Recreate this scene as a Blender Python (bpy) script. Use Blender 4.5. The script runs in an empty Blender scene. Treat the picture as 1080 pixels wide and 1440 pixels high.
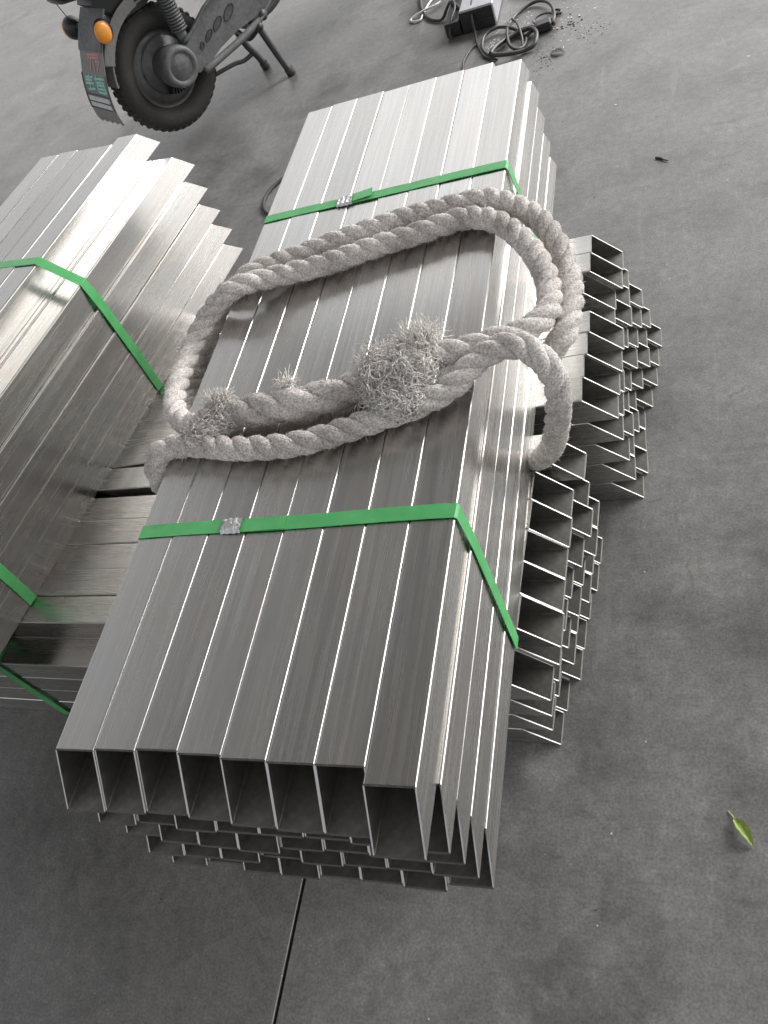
import bpy, math, random
import numpy as np
from mathutils import Vector, Matrix, noise as mnoise
random.seed(7)
rng = np.random.default_rng(11)
S = bpy.context.scene
C = S.collection

# ---------------------------------------------------------------- camera
CAMR = [[0.923213, 0.1654592, -0.3468445], [-0.0739629, -0.809182, -0.5828842], [-0.3771039, 0.5637799, -0.7348094]]
cam = bpy.data.cameras.new('camera')
cam.sensor_fit = 'VERTICAL'; cam.sensor_height = 36.0
cam.lens = 1192.4/1440*36.0
cam.clip_start = 0.02; cam.clip_end = 400
camo = bpy.data.objects.new('camera', cam); C.objects.link(camo)
r, d, f = [Vector(v) for v in CAMR]
m = Matrix((r, -d, -f)).transposed().to_4x4()
m.translation = Vector((0.6602984, -0.1864246, 1.1662393))
camo.matrix_world = m
S.camera = camo

# ---------------------------------------------------------------- sky, sun, exposure
SUN_AZ = math.radians(44)      # measured from +X towards +Y
SUN_EL = math.radians(35)
w = bpy.data.worlds.new('World'); S.world = w; w.use_nodes = True
nt = w.node_tree; nt.nodes.clear()
wo = nt.nodes.new('ShaderNodeOutputWorld'); bg = nt.nodes.new('ShaderNodeBackground')
sk = nt.nodes.new('ShaderNodeTexSky'); sk.sky_type = 'NISHITA'; sk.sun_disc = False
sk.sun_elevation = SUN_EL; sk.sun_rotation = math.pi/2 - SUN_AZ
sk.air_density = 1.0; sk.dust_density = 6.0; sk.ozone_density = 1.0
hs = nt.nodes.new('ShaderNodeHueSaturation'); hs.inputs['Saturation'].default_value = 0.10
nt.links.new(sk.outputs[0], hs.inputs['Color']); nt.links.new(hs.outputs[0], bg.inputs['Color'])
bg.inputs['Strength'].default_value = 0.15
nt.links.new(bg.outputs[0], wo.inputs['Surface'])
sl = bpy.data.lights.new('sun', 'SUN'); sl.energy = 0.5; sl.angle = math.radians(50); sl.color = (1, 0.985, 0.965)
so = bpy.data.objects.new('sun', sl); C.objects.link(so)
sd = Vector((math.cos(SUN_EL)*math.cos(SUN_AZ), math.cos(SUN_EL)*math.sin(SUN_AZ), math.sin(SUN_EL)))
so.rotation_euler = sd.to_track_quat('Z', 'Y').to_euler(); so.location = sd*20
S.view_settings.view_transform = 'Standard'; S.view_settings.look = 'None'
S.view_settings.exposure = 1.0; S.view_settings.gamma = 1.0
S.render.engine = 'CYCLES'
S.render.resolution_x = 768; S.render.resolution_y = 1024

# ---------------------------------------------------------------- helpers
def mesh_obj(name, verts, faces, mats, parent=None, smooth=False, mi=None):
    me = bpy.data.meshes.new(name)
    me.from_pydata([tuple(v) for v in verts], [], faces)
    for mm in (mats if isinstance(mats, (list, tuple)) else [mats]): me.materials.append(mm)
    if mi is not None: me.polygons.foreach_set('material_index', mi)
    if smooth: me.polygons.foreach_set('use_smooth', [True]*len(me.polygons))
    me.update()
    o = bpy.data.objects.new(name, me); C.objects.link(o)
    if parent: o.parent = parent
    return o
def tag(o, label, cat, group=None):
    o['label'] = label; o['category'] = cat
    if group: o['group'] = group
    return o
def structure(o): o['kind'] = 'structure'; return o
def stuff(o): o['kind'] = 'stuff'; return o
def thing(name, label, cat, loc=(0, 0, 0), rz=0, group=None):
    o = bpy.data.objects.new(name, None); C.objects.link(o)
    o.location = loc; o.rotation_euler = (0, 0, rz); o.empty_display_size = 0.05
    return tag(o, label, cat, group)
class MB:
    def __init__(s): s.v = []; s.f = []
    def add(s, vs, fs):
        n = len(s.v); s.v += [tuple(v) for v in vs]; s.f += [tuple(i+n for i in q) for q in fs]
    def box(s, lo, hi, bev=0.0, mat=None):
        x0, y0, z0 = lo; x1, y1, z1 = hi; b = bev
        if b <= 0:
            vs = [(x, y, z) for z in (z0, z1) for x, y in ((x0, y0), (x1, y0), (x1, y1), (x0, y1))]
            fs = [(3, 2, 1, 0), (4, 5, 6, 7)] + [(i, (i+1) % 4, (i+1) % 4+4, i+4) for i in range(4)]
        else:
            rings = []
            def ring(z, i):
                a = i
                return [(x0+b, y0+a, z), (x1-b, y0+a, z), (x1-a, y0+b, z), (x1-a, y1-b, z), (x1-b, y1-a, z), (x0+b, y1-a, z), (x0+a, y1-b, z), (x0+a, y0+b, z)]
            for z, i in ((z0, b), (z0+b, 0), (z1-b, 0), (z1, b)): rings.append(ring(z, i))
            vs = sum(rings, []); fs = [tuple(range(7, -1, -1)), tuple(range(24, 32))]
            for k in range(3):
                for i in range(8): fs.append((k*8+i, k*8+(i+1) % 8, k*8+8+(i+1) % 8, k*8+8+i))
        if mat is not None: vs = [mat @ Vector(v) for v in vs]
        s.add(vs, fs)
    def tube(s, pts, r, n=10, cap=True, closed=False):
        v, fc = sweep(pts, r, n, cap, closed); s.add(v, fc)
    def lathe(s, prof, n=40, mat=None, close=False):
        """prof: list of (radius, axial). axis = Y"""
        vs = []; fs = []
        for (r_, a) in prof:
            for k in range(n):
                t = 2*math.pi*k/n; vs.append(Vector((r_*math.cos(t), a, r_*math.sin(t))))
        m_ = len(prof)
        for i in range(m_ if close else m_-1):
            j = (i+1) % m_
            for k in range(n): fs.append((i*n+k, i*n+(k+1) % n, j*n+(k+1) % n, j*n+k))
        if mat is not None: vs = [mat @ v for v in vs]
        s.add(vs, fs)
    def prism(s, poly, a0, a1, fn):
        """poly of 2D pts, extruded between a0,a1 ; fn(p,q,a)->xyz"""
        n = len(poly)
        vs = [fn(p, q, a0) for p, q in poly]+[fn(p, q, a1) for p, q in poly]
        s.add(vs, [tuple(range(n)), tuple(range(2*n-1, n-1, -1))]+[(i, i+n, (i+1) % n+n, (i+1) % n) for i in range(n)])
    def obj(s, name, mat, parent=None, smooth=False):
        return mesh_obj(name, s.v, s.f, mat, parent, smooth)
def catmull(pts, step):
    P = [np.array(p, float) for p in pts]
    P = [2*P[0]-P[1]]+P+[2*P[-1]-P[-2]]
    out = []
    for i in range(1, len(P)-2):
        p0, p1, p2, p3 = P[i-1:i+3]
        n = max(2, int(np.linalg.norm(p2-p1)/step*1.5)+1)
        for k in range(n):
            t = k/n
            out.append(0.5*((2*p1)+(-p0+p2)*t+(2*p0-5*p1+4*p2-p3)*t*t+(-p0+3*p1-3*p2+p3)*t**3))
    out.append(P[-2]); out = np.array(out)
    s = np.concatenate([[0], np.cumsum(np.linalg.norm(np.diff(out, axis=0), axis=1))])
    t = np.linspace(0, s[-1], max(3, int(s[-1]/step)+1))
    return np.stack([np.interp(t, s, out[:, k]) for k in range(3)], 1), t
def frames(P):
    T = np.gradient(P, axis=0); T /= np.linalg.norm(T, axis=1)[:, None]
    N = np.zeros_like(P); a = np.array([0, 0, 1.0])
    if abs(T[0] @ a) > .95: a = np.array([1.0, 0, 0])
    n = a-T[0]*(a @ T[0]); n /= np.linalg.norm(n); N[0] = n
    for i in range(1, len(P)):
        n = n-T[i]*(n @ T[i]); n /= np.linalg.norm(n); N[i] = n
    return T, N, np.cross(T, N)
def sweep(pts, r, n=10, cap=True, closed=False, T=None):
    P = np.asarray(pts, float)
    T_, N, B = frames(P)
    m_ = len(P); r = np.broadcast_to(np.asarray(r, float), (m_,)) if np.ndim(r) < 2 else r
    th = np.linspace(0, 2*np.pi, n, endpoint=False)
    ring = N[:, None, :]*np.cos(th)[None, :, None]+B[:, None, :]*np.sin(th)[None, :, None]
    rr = r[:, None, None] if np.ndim(r) < 2 else r[:, :, None]
    V = (P[:, None, :]+ring*rr).reshape(-1, 3)
    F = []
    for i in range(m_-1):
        for k in range(n): F.append((i*n+k, i*n+(k+1) % n, (i+1)*n+(k+1) % n, (i+1)*n+k))
    if cap: F.append(tuple(range(n-1, -1, -1))); F.append(tuple((m_-1)*n+k for k in range(n)))
    return [tuple(v) for v in V], F

# ---------------------------------------------------------------- materials
def newmat(name):
    m_ = bpy.data.materials.new(name); m_.use_nodes = True
    t = m_.node_tree; b = t.nodes['Principled BSDF']
    return m_, t, b
def N_(t, ty, **kw):
    n = t.nodes.new(ty)
    for k, v in kw.items():
        if hasattr(n, k): setattr(n, k, v)
        else: n.inputs[k].default_value = v
    return n
def ramp(t, src, stops):
    n = t.nodes.new('ShaderNodeValToRGB'); e = n.color_ramp.elements
    while len(e) < len(stops): e.new(0.5)
    for i, (p, c) in enumerate(stops): e[i].position = p; e[i].color = (*c, 1) if len(c) == 3 else c
    t.links.new(src, n.inputs[0]); return n.outputs[0]
def mathn(t, op, a, b=None, c=None):
    n = t.nodes.new('ShaderNodeMath'); n.operation = op
    for i, x in enumerate((a, b, c)):
        if x is None: continue
        if isinstance(x, (int, float)): n.inputs[i].default_value = x
        else: t.links.new(x, n.inputs[i])
    return n.outputs[0]
def mapping(t, src, scale, loc=None):
    n = t.nodes.new('ShaderNodeMapping'); n.inputs['Scale'].default_value = scale
    t.links.new(src, n.inputs['Vector'])
    if loc is not None: t.links.new(loc, n.inputs['Location'])
    return n.outputs[0]
def noise(t, vec, scale, detail=4, rough=.5):
    n = t.nodes.new('ShaderNodeTexNoise'); n.inputs['Scale'].default_value = scale
    n.inputs['Detail'].default_value = detail; n.inputs['Roughness'].default_value = rough
    if vec is not None: t.links.new(vec, n.inputs['Vector'])
    return n.outputs[0]
def mixc(t, fac, a, b, mode='MIX'):
    n = t.nodes.new('ShaderNodeMix'); n.data_type = 'RGBA'; n.blend_type = mode
    for i, x in ((0, fac), (6, a), (7, b)):
        if isinstance(x, (int, float)): n.inputs[i].default_value = x
        elif isinstance(x, tuple): n.inputs[i].default_value = (*x, 1)
        else: t.links.new(x, n.inputs[i])
    return n.outputs[2]
def bump(t, b, h, strength, dist):
    n = t.nodes.new('ShaderNodeBump'); n.inputs['Strength'].default_value = strength; n.inputs['Distance'].default_value = dist
    t.links.new(h, n.inputs['Height']); t.links.new(n.outputs[0], b.inputs['Normal']); return n

def steel_material(tint=(0.60, 0.59, 0.575), rough=0.255, aniso=0.78, name='brushed_steel'):
    m_, t, b = newmat(name)
    tc = t.nodes.new('ShaderNodeTexCoord'); oi = t.nodes.new('ShaderNodeObjectInfo')
    off = t.nodes.new('ShaderNodeCombineXYZ')
    for i, k in enumerate((17.0, 31.0, 11.0)):
        t.links.new(mathn(t, 'MULTIPLY', oi.outputs['Random'], k), off.inputs[i])
    v1 = mapping(t, tc.outputs['Object'], (1, .012, 1), off.outputs[0])
    fine = noise(t, v1, 520, 3, .75)
    v2 = mapping(t, tc.outputs['Object'], (1, .02, 1), off.outputs[0])
    band = noise(t, v2, 160, 3, .6)
    v3 = mapping(t, tc.outputs['Object'], (1, .35, 1), off.outputs[0])
    blot = noise(t, v3, 14, 3, .55)
    v4 = mapping(t, tc.outputs['Object'], (1, .08, 1), off.outputs[0])
    scr = noise(t, v4, 420, 2, .5)
    base = ramp(t, fine, [(.34, tuple(c*.84 for c in tint)), (.66, tuple(min(1, c*1.15) for c in tint))])
    base = mixc(t, .5, base, ramp(t, band, [(.35, tuple(c*.92 for c in tint)), (.65, tuple(c*1.06 for c in tint))]))
    base = mixc(t, ramp(t, blot, [(.3, (0, 0, 0)), (.9, (.35, .35, .35))]), base, (.50, .485, .46))
    base = mixc(t, ramp(t, scr, [(.70, (0, 0, 0)), (.76, (.3, .3, .3))]), base, (.75, .74, .72))
    hue = noise(t, mapping(t, tc.outputs['Object'], (1, .25, 1), off.outputs[0]), 30, 3, .6)
    base = mixc(t, .5, base, ramp(t, hue, [(.35, (1.05, .99, .95)), (.5, (1.01, 1, .975)), (.65, (.97, 1.0, 1.015))]), 'MULTIPLY')
    # per tube tone
    tone = t.nodes.new('ShaderNodeMapRange'); t.links.new(oi.outputs['Random'], tone.inputs[0])
    tone.inputs[3].default_value = .90; tone.inputs[4].default_value = 1.06
    vm = t.nodes.new('ShaderNodeVectorMath'); vm.operation = 'SCALE'
    t.links.new(base, vm.inputs[0]); t.links.new(tone.outputs[0], vm.inputs['Scale'])
    t.links.new(vm.outputs[0], b.inputs['Base Color'])
    b.inputs['Metallic'].default_value = 1
    rr = ramp(t, mathn(t, 'ADD', mathn(t, 'MULTIPLY', band, .6), mathn(t, 'MULTIPLY', blot, .4)), [(.2, (rough-.05,)*3), (.8, (rough+.07,)*3)])
    t.links.new(rr, b.inputs['Roughness'])
    b.inputs['Anisotropic'].default_value = aniso
    tg = t.nodes.new('ShaderNodeTangent'); tg.direction_type = 'RADIAL'; tg.axis = 'Y'
    t.links.new(tg.outputs[0], b.inputs['Tangent'])
    wav = noise(t, mapping(t, tc.outputs['Object'], (1, .5, 1), off.outputs[0]), 18, 2, .5)
    h = mathn(t, 'MULTIPLY', fine, .012)
    bump(t, b, h, .35, .0015)
    return m_
STEEL = steel_material()
def simple(name, col, rough=.5, metal=0.0, nscale=60, var=.25, bstr=.15, bdist=.001, spec=.5):
    m_, t, b = newmat(name)
    tc = t.nodes.new('ShaderNodeTexCoord')
    n1 = noise(t, tc.outputs['Object'], nscale, 5, .6); n2 = noise(t, tc.outputs['Object'], nscale*.13, 3, .5)
    c0 = tuple(c*(1-var) for c in col); c1 = tuple(min(1, c*(1+var)) for c in col)
    a = ramp(t, n1, [(.3, c0), (.7, c1)]); bb = ramp(t, n2, [(.3, c0), (.7, c1)])
    t.links.new(mixc(t, .5, a, bb), b.inputs['Base Color'])
    b.inputs['Roughness'].default_value = rough; b.inputs['Metallic'].default_value = metal
    b.inputs['Specular IOR Level'].default_value = spec
    bump(t, b, n1, bstr, bdist)
    return m_
CUT_SHADE = simple('sawn_steel_shaded', (.10, .095, .09), .5, .85, 500, .4, .3)  # dark copy of the sawn steel, shade painted into horizontal cut edges
CUT = simple('sawn_steel', (.52, .515, .51), .45, .85, 700, .12)
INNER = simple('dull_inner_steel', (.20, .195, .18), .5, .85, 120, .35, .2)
RUBBER = simple('black_rubber', (.045, .043, .041), .75, 0, 90, .35, .3)
RIM = simple('grey_cast_metal', (.10, .10, .102), .42, .55, 60, .55)
DARKM = simple('dark_painted_metal', (.055, .056, .060), .5, .3, 110, .35)
ARMM = simple('dusty_grey_casting', (.13, .132, .135), .62, .25, 90, .5, .5)
PLAST = simple('black_plastic', (.016, .016, .018), .38, 0, 200, .3, .1)
CABLE = simple('black_cable_jacket', (.035, .035, .036), .45, 0, 300, .3, .1)
WHITEC = simple('white_cable_jacket', (.62, .61, .58), .5, 0, 300, .1, .1)
GREYB = simple('grey_enamel', (.36, .36, .38), .4, .2, 90, .12, .1)
FLAPM = simple('grey_flap_rubber', (.20, .198, .195), .6, 0, 80, .25, .2)
REDP = simple('faded_red_paint', (.50, .24, .24), .7, 0, 400, .25, .1)
GRNP = simple('faded_green_paint', (.25, .56, .47), .7, 0, 400, .25, .1)
PALEP = simple('pale_grey_paint', (.5, .53, .53), .7, 0, 400, .2, .1)
ORANGE = simple('orange_lens', (.85, .33, .04), .25, 0, 300, .08, .1)
DUST = simple('pale_grit', (.62, .61, .58), .8, 0, 300, .2, .2)
DIRT = simple('dark_dirt', (.05, .047, .043), .9, 0, 400, .4, .3)

def leaf_material(name, a, b_):
    m_, t, b = newmat(name)
    tc = t.nodes.new('ShaderNodeTexCoord')
    n1 = noise(t, tc.outputs['Object'], 220, 4, .6)
    t.links.new(ramp(t, n1, [(.3, a), (.7, b_)]), b.inputs['Base Color'])
    b.inputs['Roughness'].default_value = .45
    bump(t, b, n1, .3, .0006); return m_
LEAF = leaf_material('green_leaf', (.17, .25, .05), (.32, .42, .11))
LEAFD = leaf_material('dry_leaf', (.045, .05, .035), (.10, .10, .07))

def strap_material():
    m_, t, b = newmat('green_strap')
    tc = t.nodes.new('ShaderNodeTexCoord')
    ck = t.nodes.new('ShaderNodeTexVoronoi'); ck.inputs['Scale'].default_value = 700
    t.links.new(tc.outputs['Object'], ck.inputs['Vector'])
    n1 = noise(t, tc.outputs['Object'], 30, 4, .6)
    t.links.new(ramp(t, n1, [(.3, (.075, .38, .12)), (.7, (.12, .48, .17))]), b.inputs['Base Color'])
    b.inputs['Roughness'].default_value = .32
    bump(t, b, ck.outputs[0], .25, .0003); return m_
STRAP = strap_material()
SEAL = simple('galvanised_seal', (.62, .62, .62), .28, 1, 260, .3, .8, .002)

def concrete():
    m_, t, b = newmat('concrete_floor')
    geo = t.nodes.new('ShaderNodeNewGeometry'); P = geo.outputs['Position']
    big = noise(t, P, .9, 4, .55); mid = noise(t, P, 6, 6, .62); fine = noise(t, P, 55, 6, .7); grit = noise(t, P, 260, 3, .7)
    wear = noise(t, mapping(t, P, (1.0, 3.2, 1)), 2.6, 5, .6)
    base = ramp(t, mid, [(.3, (.096, .094, .093)), (.5, (.148, .144, .141)), (.7, (.198, .193, .188))])
    base = mixc(t, ramp(t, big, [(.38, (0, 0, 0)), (.62, (.55,)*3)]), base, (.178, .171, .161))
    base = mixc(t, ramp(t, wear, [(.55, (0, 0, 0)), (.68, (.35,)*3)]), base, (.110, .106, .103))
    st = noise(t, P, 3.3, 7, .68)
    base = mixc(t, ramp(t, st, [(.54, (0, 0, 0)), (.66, (.62,)*3)]), base, (.070, .068, .066))
    st2 = noise(t, mapping(t, P, (1, 1, 1)), 11, 5, .7)
    base = mixc(t, ramp(t, st2, [(.60, (0, 0, 0)), (.72, (.4,)*3)]), base, (.07, .068, .066))
    base = mixc(t, ramp(t, noise(t, P, 7.3, 6, .7), [(.58, (0, 0, 0)), (.70, (.4,)*3)]), base, (.25, .245, .235))
    base = mixc(t, .45, base, ramp(t, fine, [(.32, (.55,)*3), (.68, (1.45,)*3)]), 'MULTIPLY')
    base = mixc(t, .55, base, ramp(t, grit, [(.34, (.5,)*3), (.66, (1.5,)*3)]), 'MULTIPLY')
    scf = noise(t, mapping(t, P, (3.0, .35, 1)), 9, 5, .7)
    base = mixc(t, ramp(t, scf, [(.60, (0, 0, 0)), (.66, (.30,)*3)]), base, (.24, .235, .225))
    scf2 = noise(t, mapping(t, P, (.5, 2.6, 1)), 7, 5, .7)
    base = mixc(t, ramp(t, scf2, [(.61, (0, 0, 0)), (.67, (.35,)*3)]), base, (.075, .073, .07))
    # small pits and pale specks
    vo = t.nodes.new('ShaderNodeTexVoronoi'); vo.inputs['Scale'].default_value = 34; t.links.new(P, vo.inputs['Vector'])
    vo.inputs['Randomness'].default_value = 1
    sp = mathn(t, 'LESS_THAN', vo.outputs['Distance'], .045)
    sel = t.nodes.new('ShaderNodeSeparateColor'); t.links.new(vo.outputs['Color'], sel.inputs[0])
    base = mixc(t, mathn(t, 'MULTIPLY', sp, mathn(t, 'GREATER_THAN', sel.outputs[0], .93)), base, (.03, .028, .027))
    base = mixc(t, mathn(t, 'MULTIPLY', sp, mathn(t, 'LESS_THAN', sel.outputs[0], .05)), base, (.5, .49, .47))
    # hairline cracks
    vc = t.nodes.new('ShaderNodeTexVoronoi'); vc.feature = 'DISTANCE_TO_EDGE'; vc.inputs['Scale'].default_value = .55
    wp = t.nodes.new('ShaderNodeVectorMath'); wp.operation = 'ADD'
    wn = t.nodes.new('ShaderNodeTexNoise'); wn.inputs['Scale'].default_value = 3; wn.inputs['Detail'].default_value = 6; t.links.new(P, wn.inputs['Vector'])
    sc = t.nodes.new('ShaderNodeVectorMath'); sc.operation = 'SCALE'; sc.inputs['Scale'].default_value = .45; t.links.new(wn.outputs['Color'], sc.inputs[0])
    t.links.new(P, wp.inputs[0]); t.links.new(sc.outputs[0], wp.inputs[1]); t.links.new(wp.outputs[0], vc.inputs['Vector'])
    cr = mathn(t, 'MULTIPLY', mathn(t, 'LESS_THAN', vc.outputs['Distance'], .0016), mathn(t, 'GREATER_THAN', mid, .60))
    base = mixc(t, mathn(t, 'MULTIPLY', cr, .3), base, (.05, .048, .045))
    t.links.new(base, b.inputs['Base Color'])
    rr = ramp(t, mid, [(.3, (.33,)*3), (.7, (.5,)*3)])
    t.links.new(rr, b.inputs['Roughness']); b.inputs['Specular IOR Level'].default_value = .6
    h = mathn(t, 'ADD', mathn(t, 'MULTIPLY', fine, .5), mathn(t, 'MULTIPLY', grit, .25))
    bump(t, b, h, .28, .0012)
    return m_
CONC = concrete()

# ---------------------------------------------------------------- the floor (one sheet with a sawn joint)
gx0, gx1, gy0, gy1 = -60, 60, -60, 60
J0, J1, JD = .0515, .0562, -.006
vs = []; fs = []
ys = [gy0, -8] + [round(-2+.1*i, 3) for i in range(61)] + [8, gy1]
jit = [0]*len(ys)
for i, y in enumerate(ys):
    if -2 < y < 4: jit[i] = .0014*mnoise.noise(Vector((y*5, 0, 3)))
    xa, xb = J0+jit[i], J1+.8*jit[i]+.0006*mnoise.noise(Vector((y*9, 4, 3)))
    jd, je = (JD, .0012) if y < .9 else (-.0004, .0001)
    vs += [(gx0, y, 0), (xa-.0012, y, 0), (xa, y, -je), (xa, y, jd), (xb, y, jd), (xb, y, -je), (xb+.0012, y, 0), (gx1, y, 0)]
for i in range(len(ys)-1):
    for k in range(7): fs.append((i*8+k, i*8+k+1, i*8+8+k+1, i*8+8+k))
DARKJ = simple('joint_grime', (.05, .048, .045), .9, 0, 200, .3)
mi = [1 if k in (2, 3, 4) and ys[i] < .9 else 0 for i in range(len(ys)-1) for k in range(7)]
structure(mesh_obj('floor', vs, fs, [CONC, DARKJ], mi=mi))

# ---------------------------------------------------------------- workshop roof over the yard (out of frame, gives the shade)
ROOFM = simple('sheet_roof_grey', (.52, .52, .52), .7, 0, 5, .15)
RX0, RX1, RY0, RY1, RZ = -2.4, 4.2, -2.2, 4.05, 3.2
b = MB(); b.box((RX0, RY0, RZ), (RX1, RY1, RZ+.12)); structure(b.obj('ceiling', ROOFM))

# ---------------------------------------------------------------- steel tubes
W = .05; HW = .025; WT = .0017; CR = .0020
def tube_mesh(length_top, mitre=.048):
    """square tube along +Y, cross section centred on x=0,z=0; both ends mitred, lower side longer"""
    def ringpts(h, r, n=4):
        out = []
        for cx, cz, a0 in ((h-r, h-r, 0), (-h+r, h-r, 90), (-h+r, -h+r, 180), (h-r, -h+r, 270)):
            for k in range(n):
                a = math.radians(a0+90*k/(n-1)); out.append((cx+r*math.cos(a), cz+r*math.sin(a)))
        return out
    o = ringpts(HW-.0001, CR); i_ = ringpts(HW-WT, CR-WT*.6)
    n = len(o); vs = []
    def yn(z): return -mitre*(HW-z)/W
    for ring in (o, i_):
        for end in (0, 1):
            for x, z in ring:
                vs.append((x, yn(z) if end == 0 else length_top-yn(z), z))
    fs = []; mi = []
    for k in range(n):
        j = (k+1) % n
        fs.append((k, n+k, n+j, j)); mi.append(0)
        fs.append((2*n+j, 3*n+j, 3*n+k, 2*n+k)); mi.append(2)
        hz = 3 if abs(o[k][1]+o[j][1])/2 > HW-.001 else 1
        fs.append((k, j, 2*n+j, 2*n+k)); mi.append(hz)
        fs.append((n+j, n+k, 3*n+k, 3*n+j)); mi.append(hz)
    me = bpy.data.meshes.new('tube'); me.from_pydata(vs, [], fs)
    me.materials.append(STEEL); me.materials.append(CUT); me.materials.append(INNER); me.materials.append(CUT_SHADE)
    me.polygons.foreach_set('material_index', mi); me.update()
    return me
TM = tube_mesh(1.203)
def add_tube(parent, x, y, z, sx=0.0):
    """x,z centre of the section, y of the near top edge, in the parent's frame"""
    o = bpy.data.objects.new('tube', TM); C.objects.link(o); o.parent = parent
    o.location = (x+random.gauss(0, .00018), y, z+random.gauss(0, .00035))
    o.rotation_euler = (random.gauss(0, .0004), random.gauss(0, .0045), random.gauss(0, .0006))
    return o
def strap_part(parent, pts, wdir, width=.0185, th=.0009, name='strap'):
    P, _ = pts if isinstance(pts, tuple) else (np.array(pts, float), None)
    T = np.gradient(P, axis=0); T /= np.linalg.norm(T, axis=1)[:, None]
    wd = np.array(wdir, float); vs = []; fs = []
    for i, p in enumerate(P):
        w_ = wd-T[i]*(wd @ T[i]); w_ /= np.linalg.norm(w_); n_ = np.cross(T[i], w_)
        for a, c in ((-.5, 0), (.5, 0), (.5, 1), (-.5, 1)): vs.append(p+w_*a*width+n_*c*th)
    for i in range(len(P)-1):
        for k in range(4): fs.append((i*4+k, i*4+(k+1) % 4, i*4+4+(k+1) % 4, i*4+4+k))
    fs.append((3, 2, 1, 0)); n = len(P)*4; fs.append((n-4, n-3, n-2, n-1))
    return mesh_obj(name, vs, fs, STRAP, parent)
def seal_part(parent, c, xdir, ydir, L=.026, Wd=.0215):
    """crimped metal seal wrapped over the strap"""
    xd = Vector(xdir).normalized(); yd = Vector(ydir).normalized(); zd = xd.cross(yd)
    nx, ny = 12, 8; vs = []; fs = []
    for i in range(nx+1):
        for j in range(ny+1):
            u = i/nx-.5; v = j/ny-.5
            h = .0034+.0007*math.cos(i*math.pi*2*3/nx)*(1 if .12 < abs(v) else .3)+random.uniform(-.00035, .00035)
            if j in (0, ny): h = -.0004
            if i in (0, nx) and j not in (0, ny): h -= .0008
            vs.append(Vector(c)+xd*(u*L)+yd*(v*Wd*(1+.05*math.cos(i*math.pi*2*3/nx)))+zd*h)
    for i in range(nx):
        for j in range(ny):
            q = i*(ny+1)+j; fs.append((q, q+ny+1, q+ny+2, q+1))
    return mesh_obj('seal', vs, fs, SEAL, parent, False)
ZT = .5
# --- main bundle
main = thing('tube_bundle', 'brushed steel tube bundle with the thick rope lying across its top', 'tube bundle', (0, 0, .25), 0, 'strapped bundles of mitred steel tubes')
yn1 = [.0531, .0546, .0565, .054, .0507, .0491, .0488, .0331]
offs = [0, .0038, .0032, .0034, .0048]
for L in range(5):
    for k in range(8):
        y = yn1[k] if L == 0 else (.0575+random.uniform(-.006, .003) if k < 7 else (.0529, .0569, .0569, .0600)[L-1])
        add_tube(main, (k+.5)*W+offs[L], y, .25-HW-L*W)
def rl(pts): # main-local from z-top-relative coordinates
    return [(p[0], p[1], p[2]+.25) for p in pts]
for (ya, yb, sy, seal) in ((.3225, .3185, .2981, .131), (.9365, .935, .972, .1445)):
    top = [(-.0012, ya+.001, -.06), (-.0012, ya, -.003), (.0015, ya, .0006)]+[(.0015+.398*t, ya+(yb-ya)*t+.0007*math.sin(t*9), .0006+.0004*abs(math.sin(t*8*math.pi))) for t in np.linspace(.05, 1, 34)]
    side = [(.4012, yb, -.0015), (.405, yb+(sy-yb)*.25, -.052), (.4062, yb+(sy-yb)*.6, -.13), (.4075, sy, -.205), (.407, sy-.002, -.249)]
    sp = strap_part(main, rl(top+side), (0, 1, 0))
    strap_part(sp, rl([(.03+.17*t, ya+(yb-ya)*(.1+.4*t)-.0005, .0018+.0005*math.sin(t*7)) for t in np.linspace(.6, 1, 8)]), (0, 1, 0), .0180, .0008, 'strap_tail') if seal < .14 else \
        strap_part(sp, rl([(.155+.035*t, ya+.002+.003*t, .0022+.0016*t) for t in np.linspace(0, 1, 8)]), (0, 1, 0), .0200, .0008, 'strap_tail')
    seal_part(sp, rl([(seal, ya-.001, .0012)])[0], (1, -.01, 0), (0, 1, 0))

# --- left bundle (yaw 9.1 degrees), local frame: x to its right side = 0, y back along the tubes, far bottom end at y=0
YA = math.radians(-9.1)
left = thing('tube_bundle', 'bundle of bright steel tubes at the left edge, its stepped side facing the rope', 'tube bundle', (-.276, 1.269, .25), YA, 'strapped bundles of mitred steel tubes')
# z local 0 = bottom of bundle
ly = [.027, .0105, .002, -.001, .000, .0005]
for L in range(6):
    z = .30-HW-L*W-.0
    if L == 0:
        xs = [-.099-.0502*k for k in range(5)]; fy = [.027, .002, .006, .010, .006]
    else:
        o_ = (-.009, -.0035, -.001, 0, 0)[L-1]
        xs = [o_-HW-.0502*k-(.003 if k > 0 and L == 1 else 0) for k in range(7)]; fy = [ly[L]]+[ly[L]+random.uniform(-.012, .004) for k in range(6)]
    for x, e in zip(xs, fy):
        add_tube(left, x, e-.048-1.203, z)
lp = lambda X, Y: ((X+.276)*math.cos(-YA)-(Y-1.269)*math.sin(-YA)*1, (X+.276)*math.sin(-YA)+(Y-1.269)*math.cos(-YA))
for yl in (-.3945, -.872):
    dz = .0006
    pts = [(-.40, yl, .3+dz), (-.3, yl, .3+dz), (-.2, yl, .3+dz), (-.0755, yl, .3+dz), (-.073, yl, .2985), (-.0115, yl-.002, .2512), (-.0078, yl-.002, .2488), (-.0005, yl-.006, .20), (.0018, yl-.012, .10), (.0016, yl-.018, .001)]
    strap_part(left, pts, (0, 1, 0), .0185)

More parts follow.
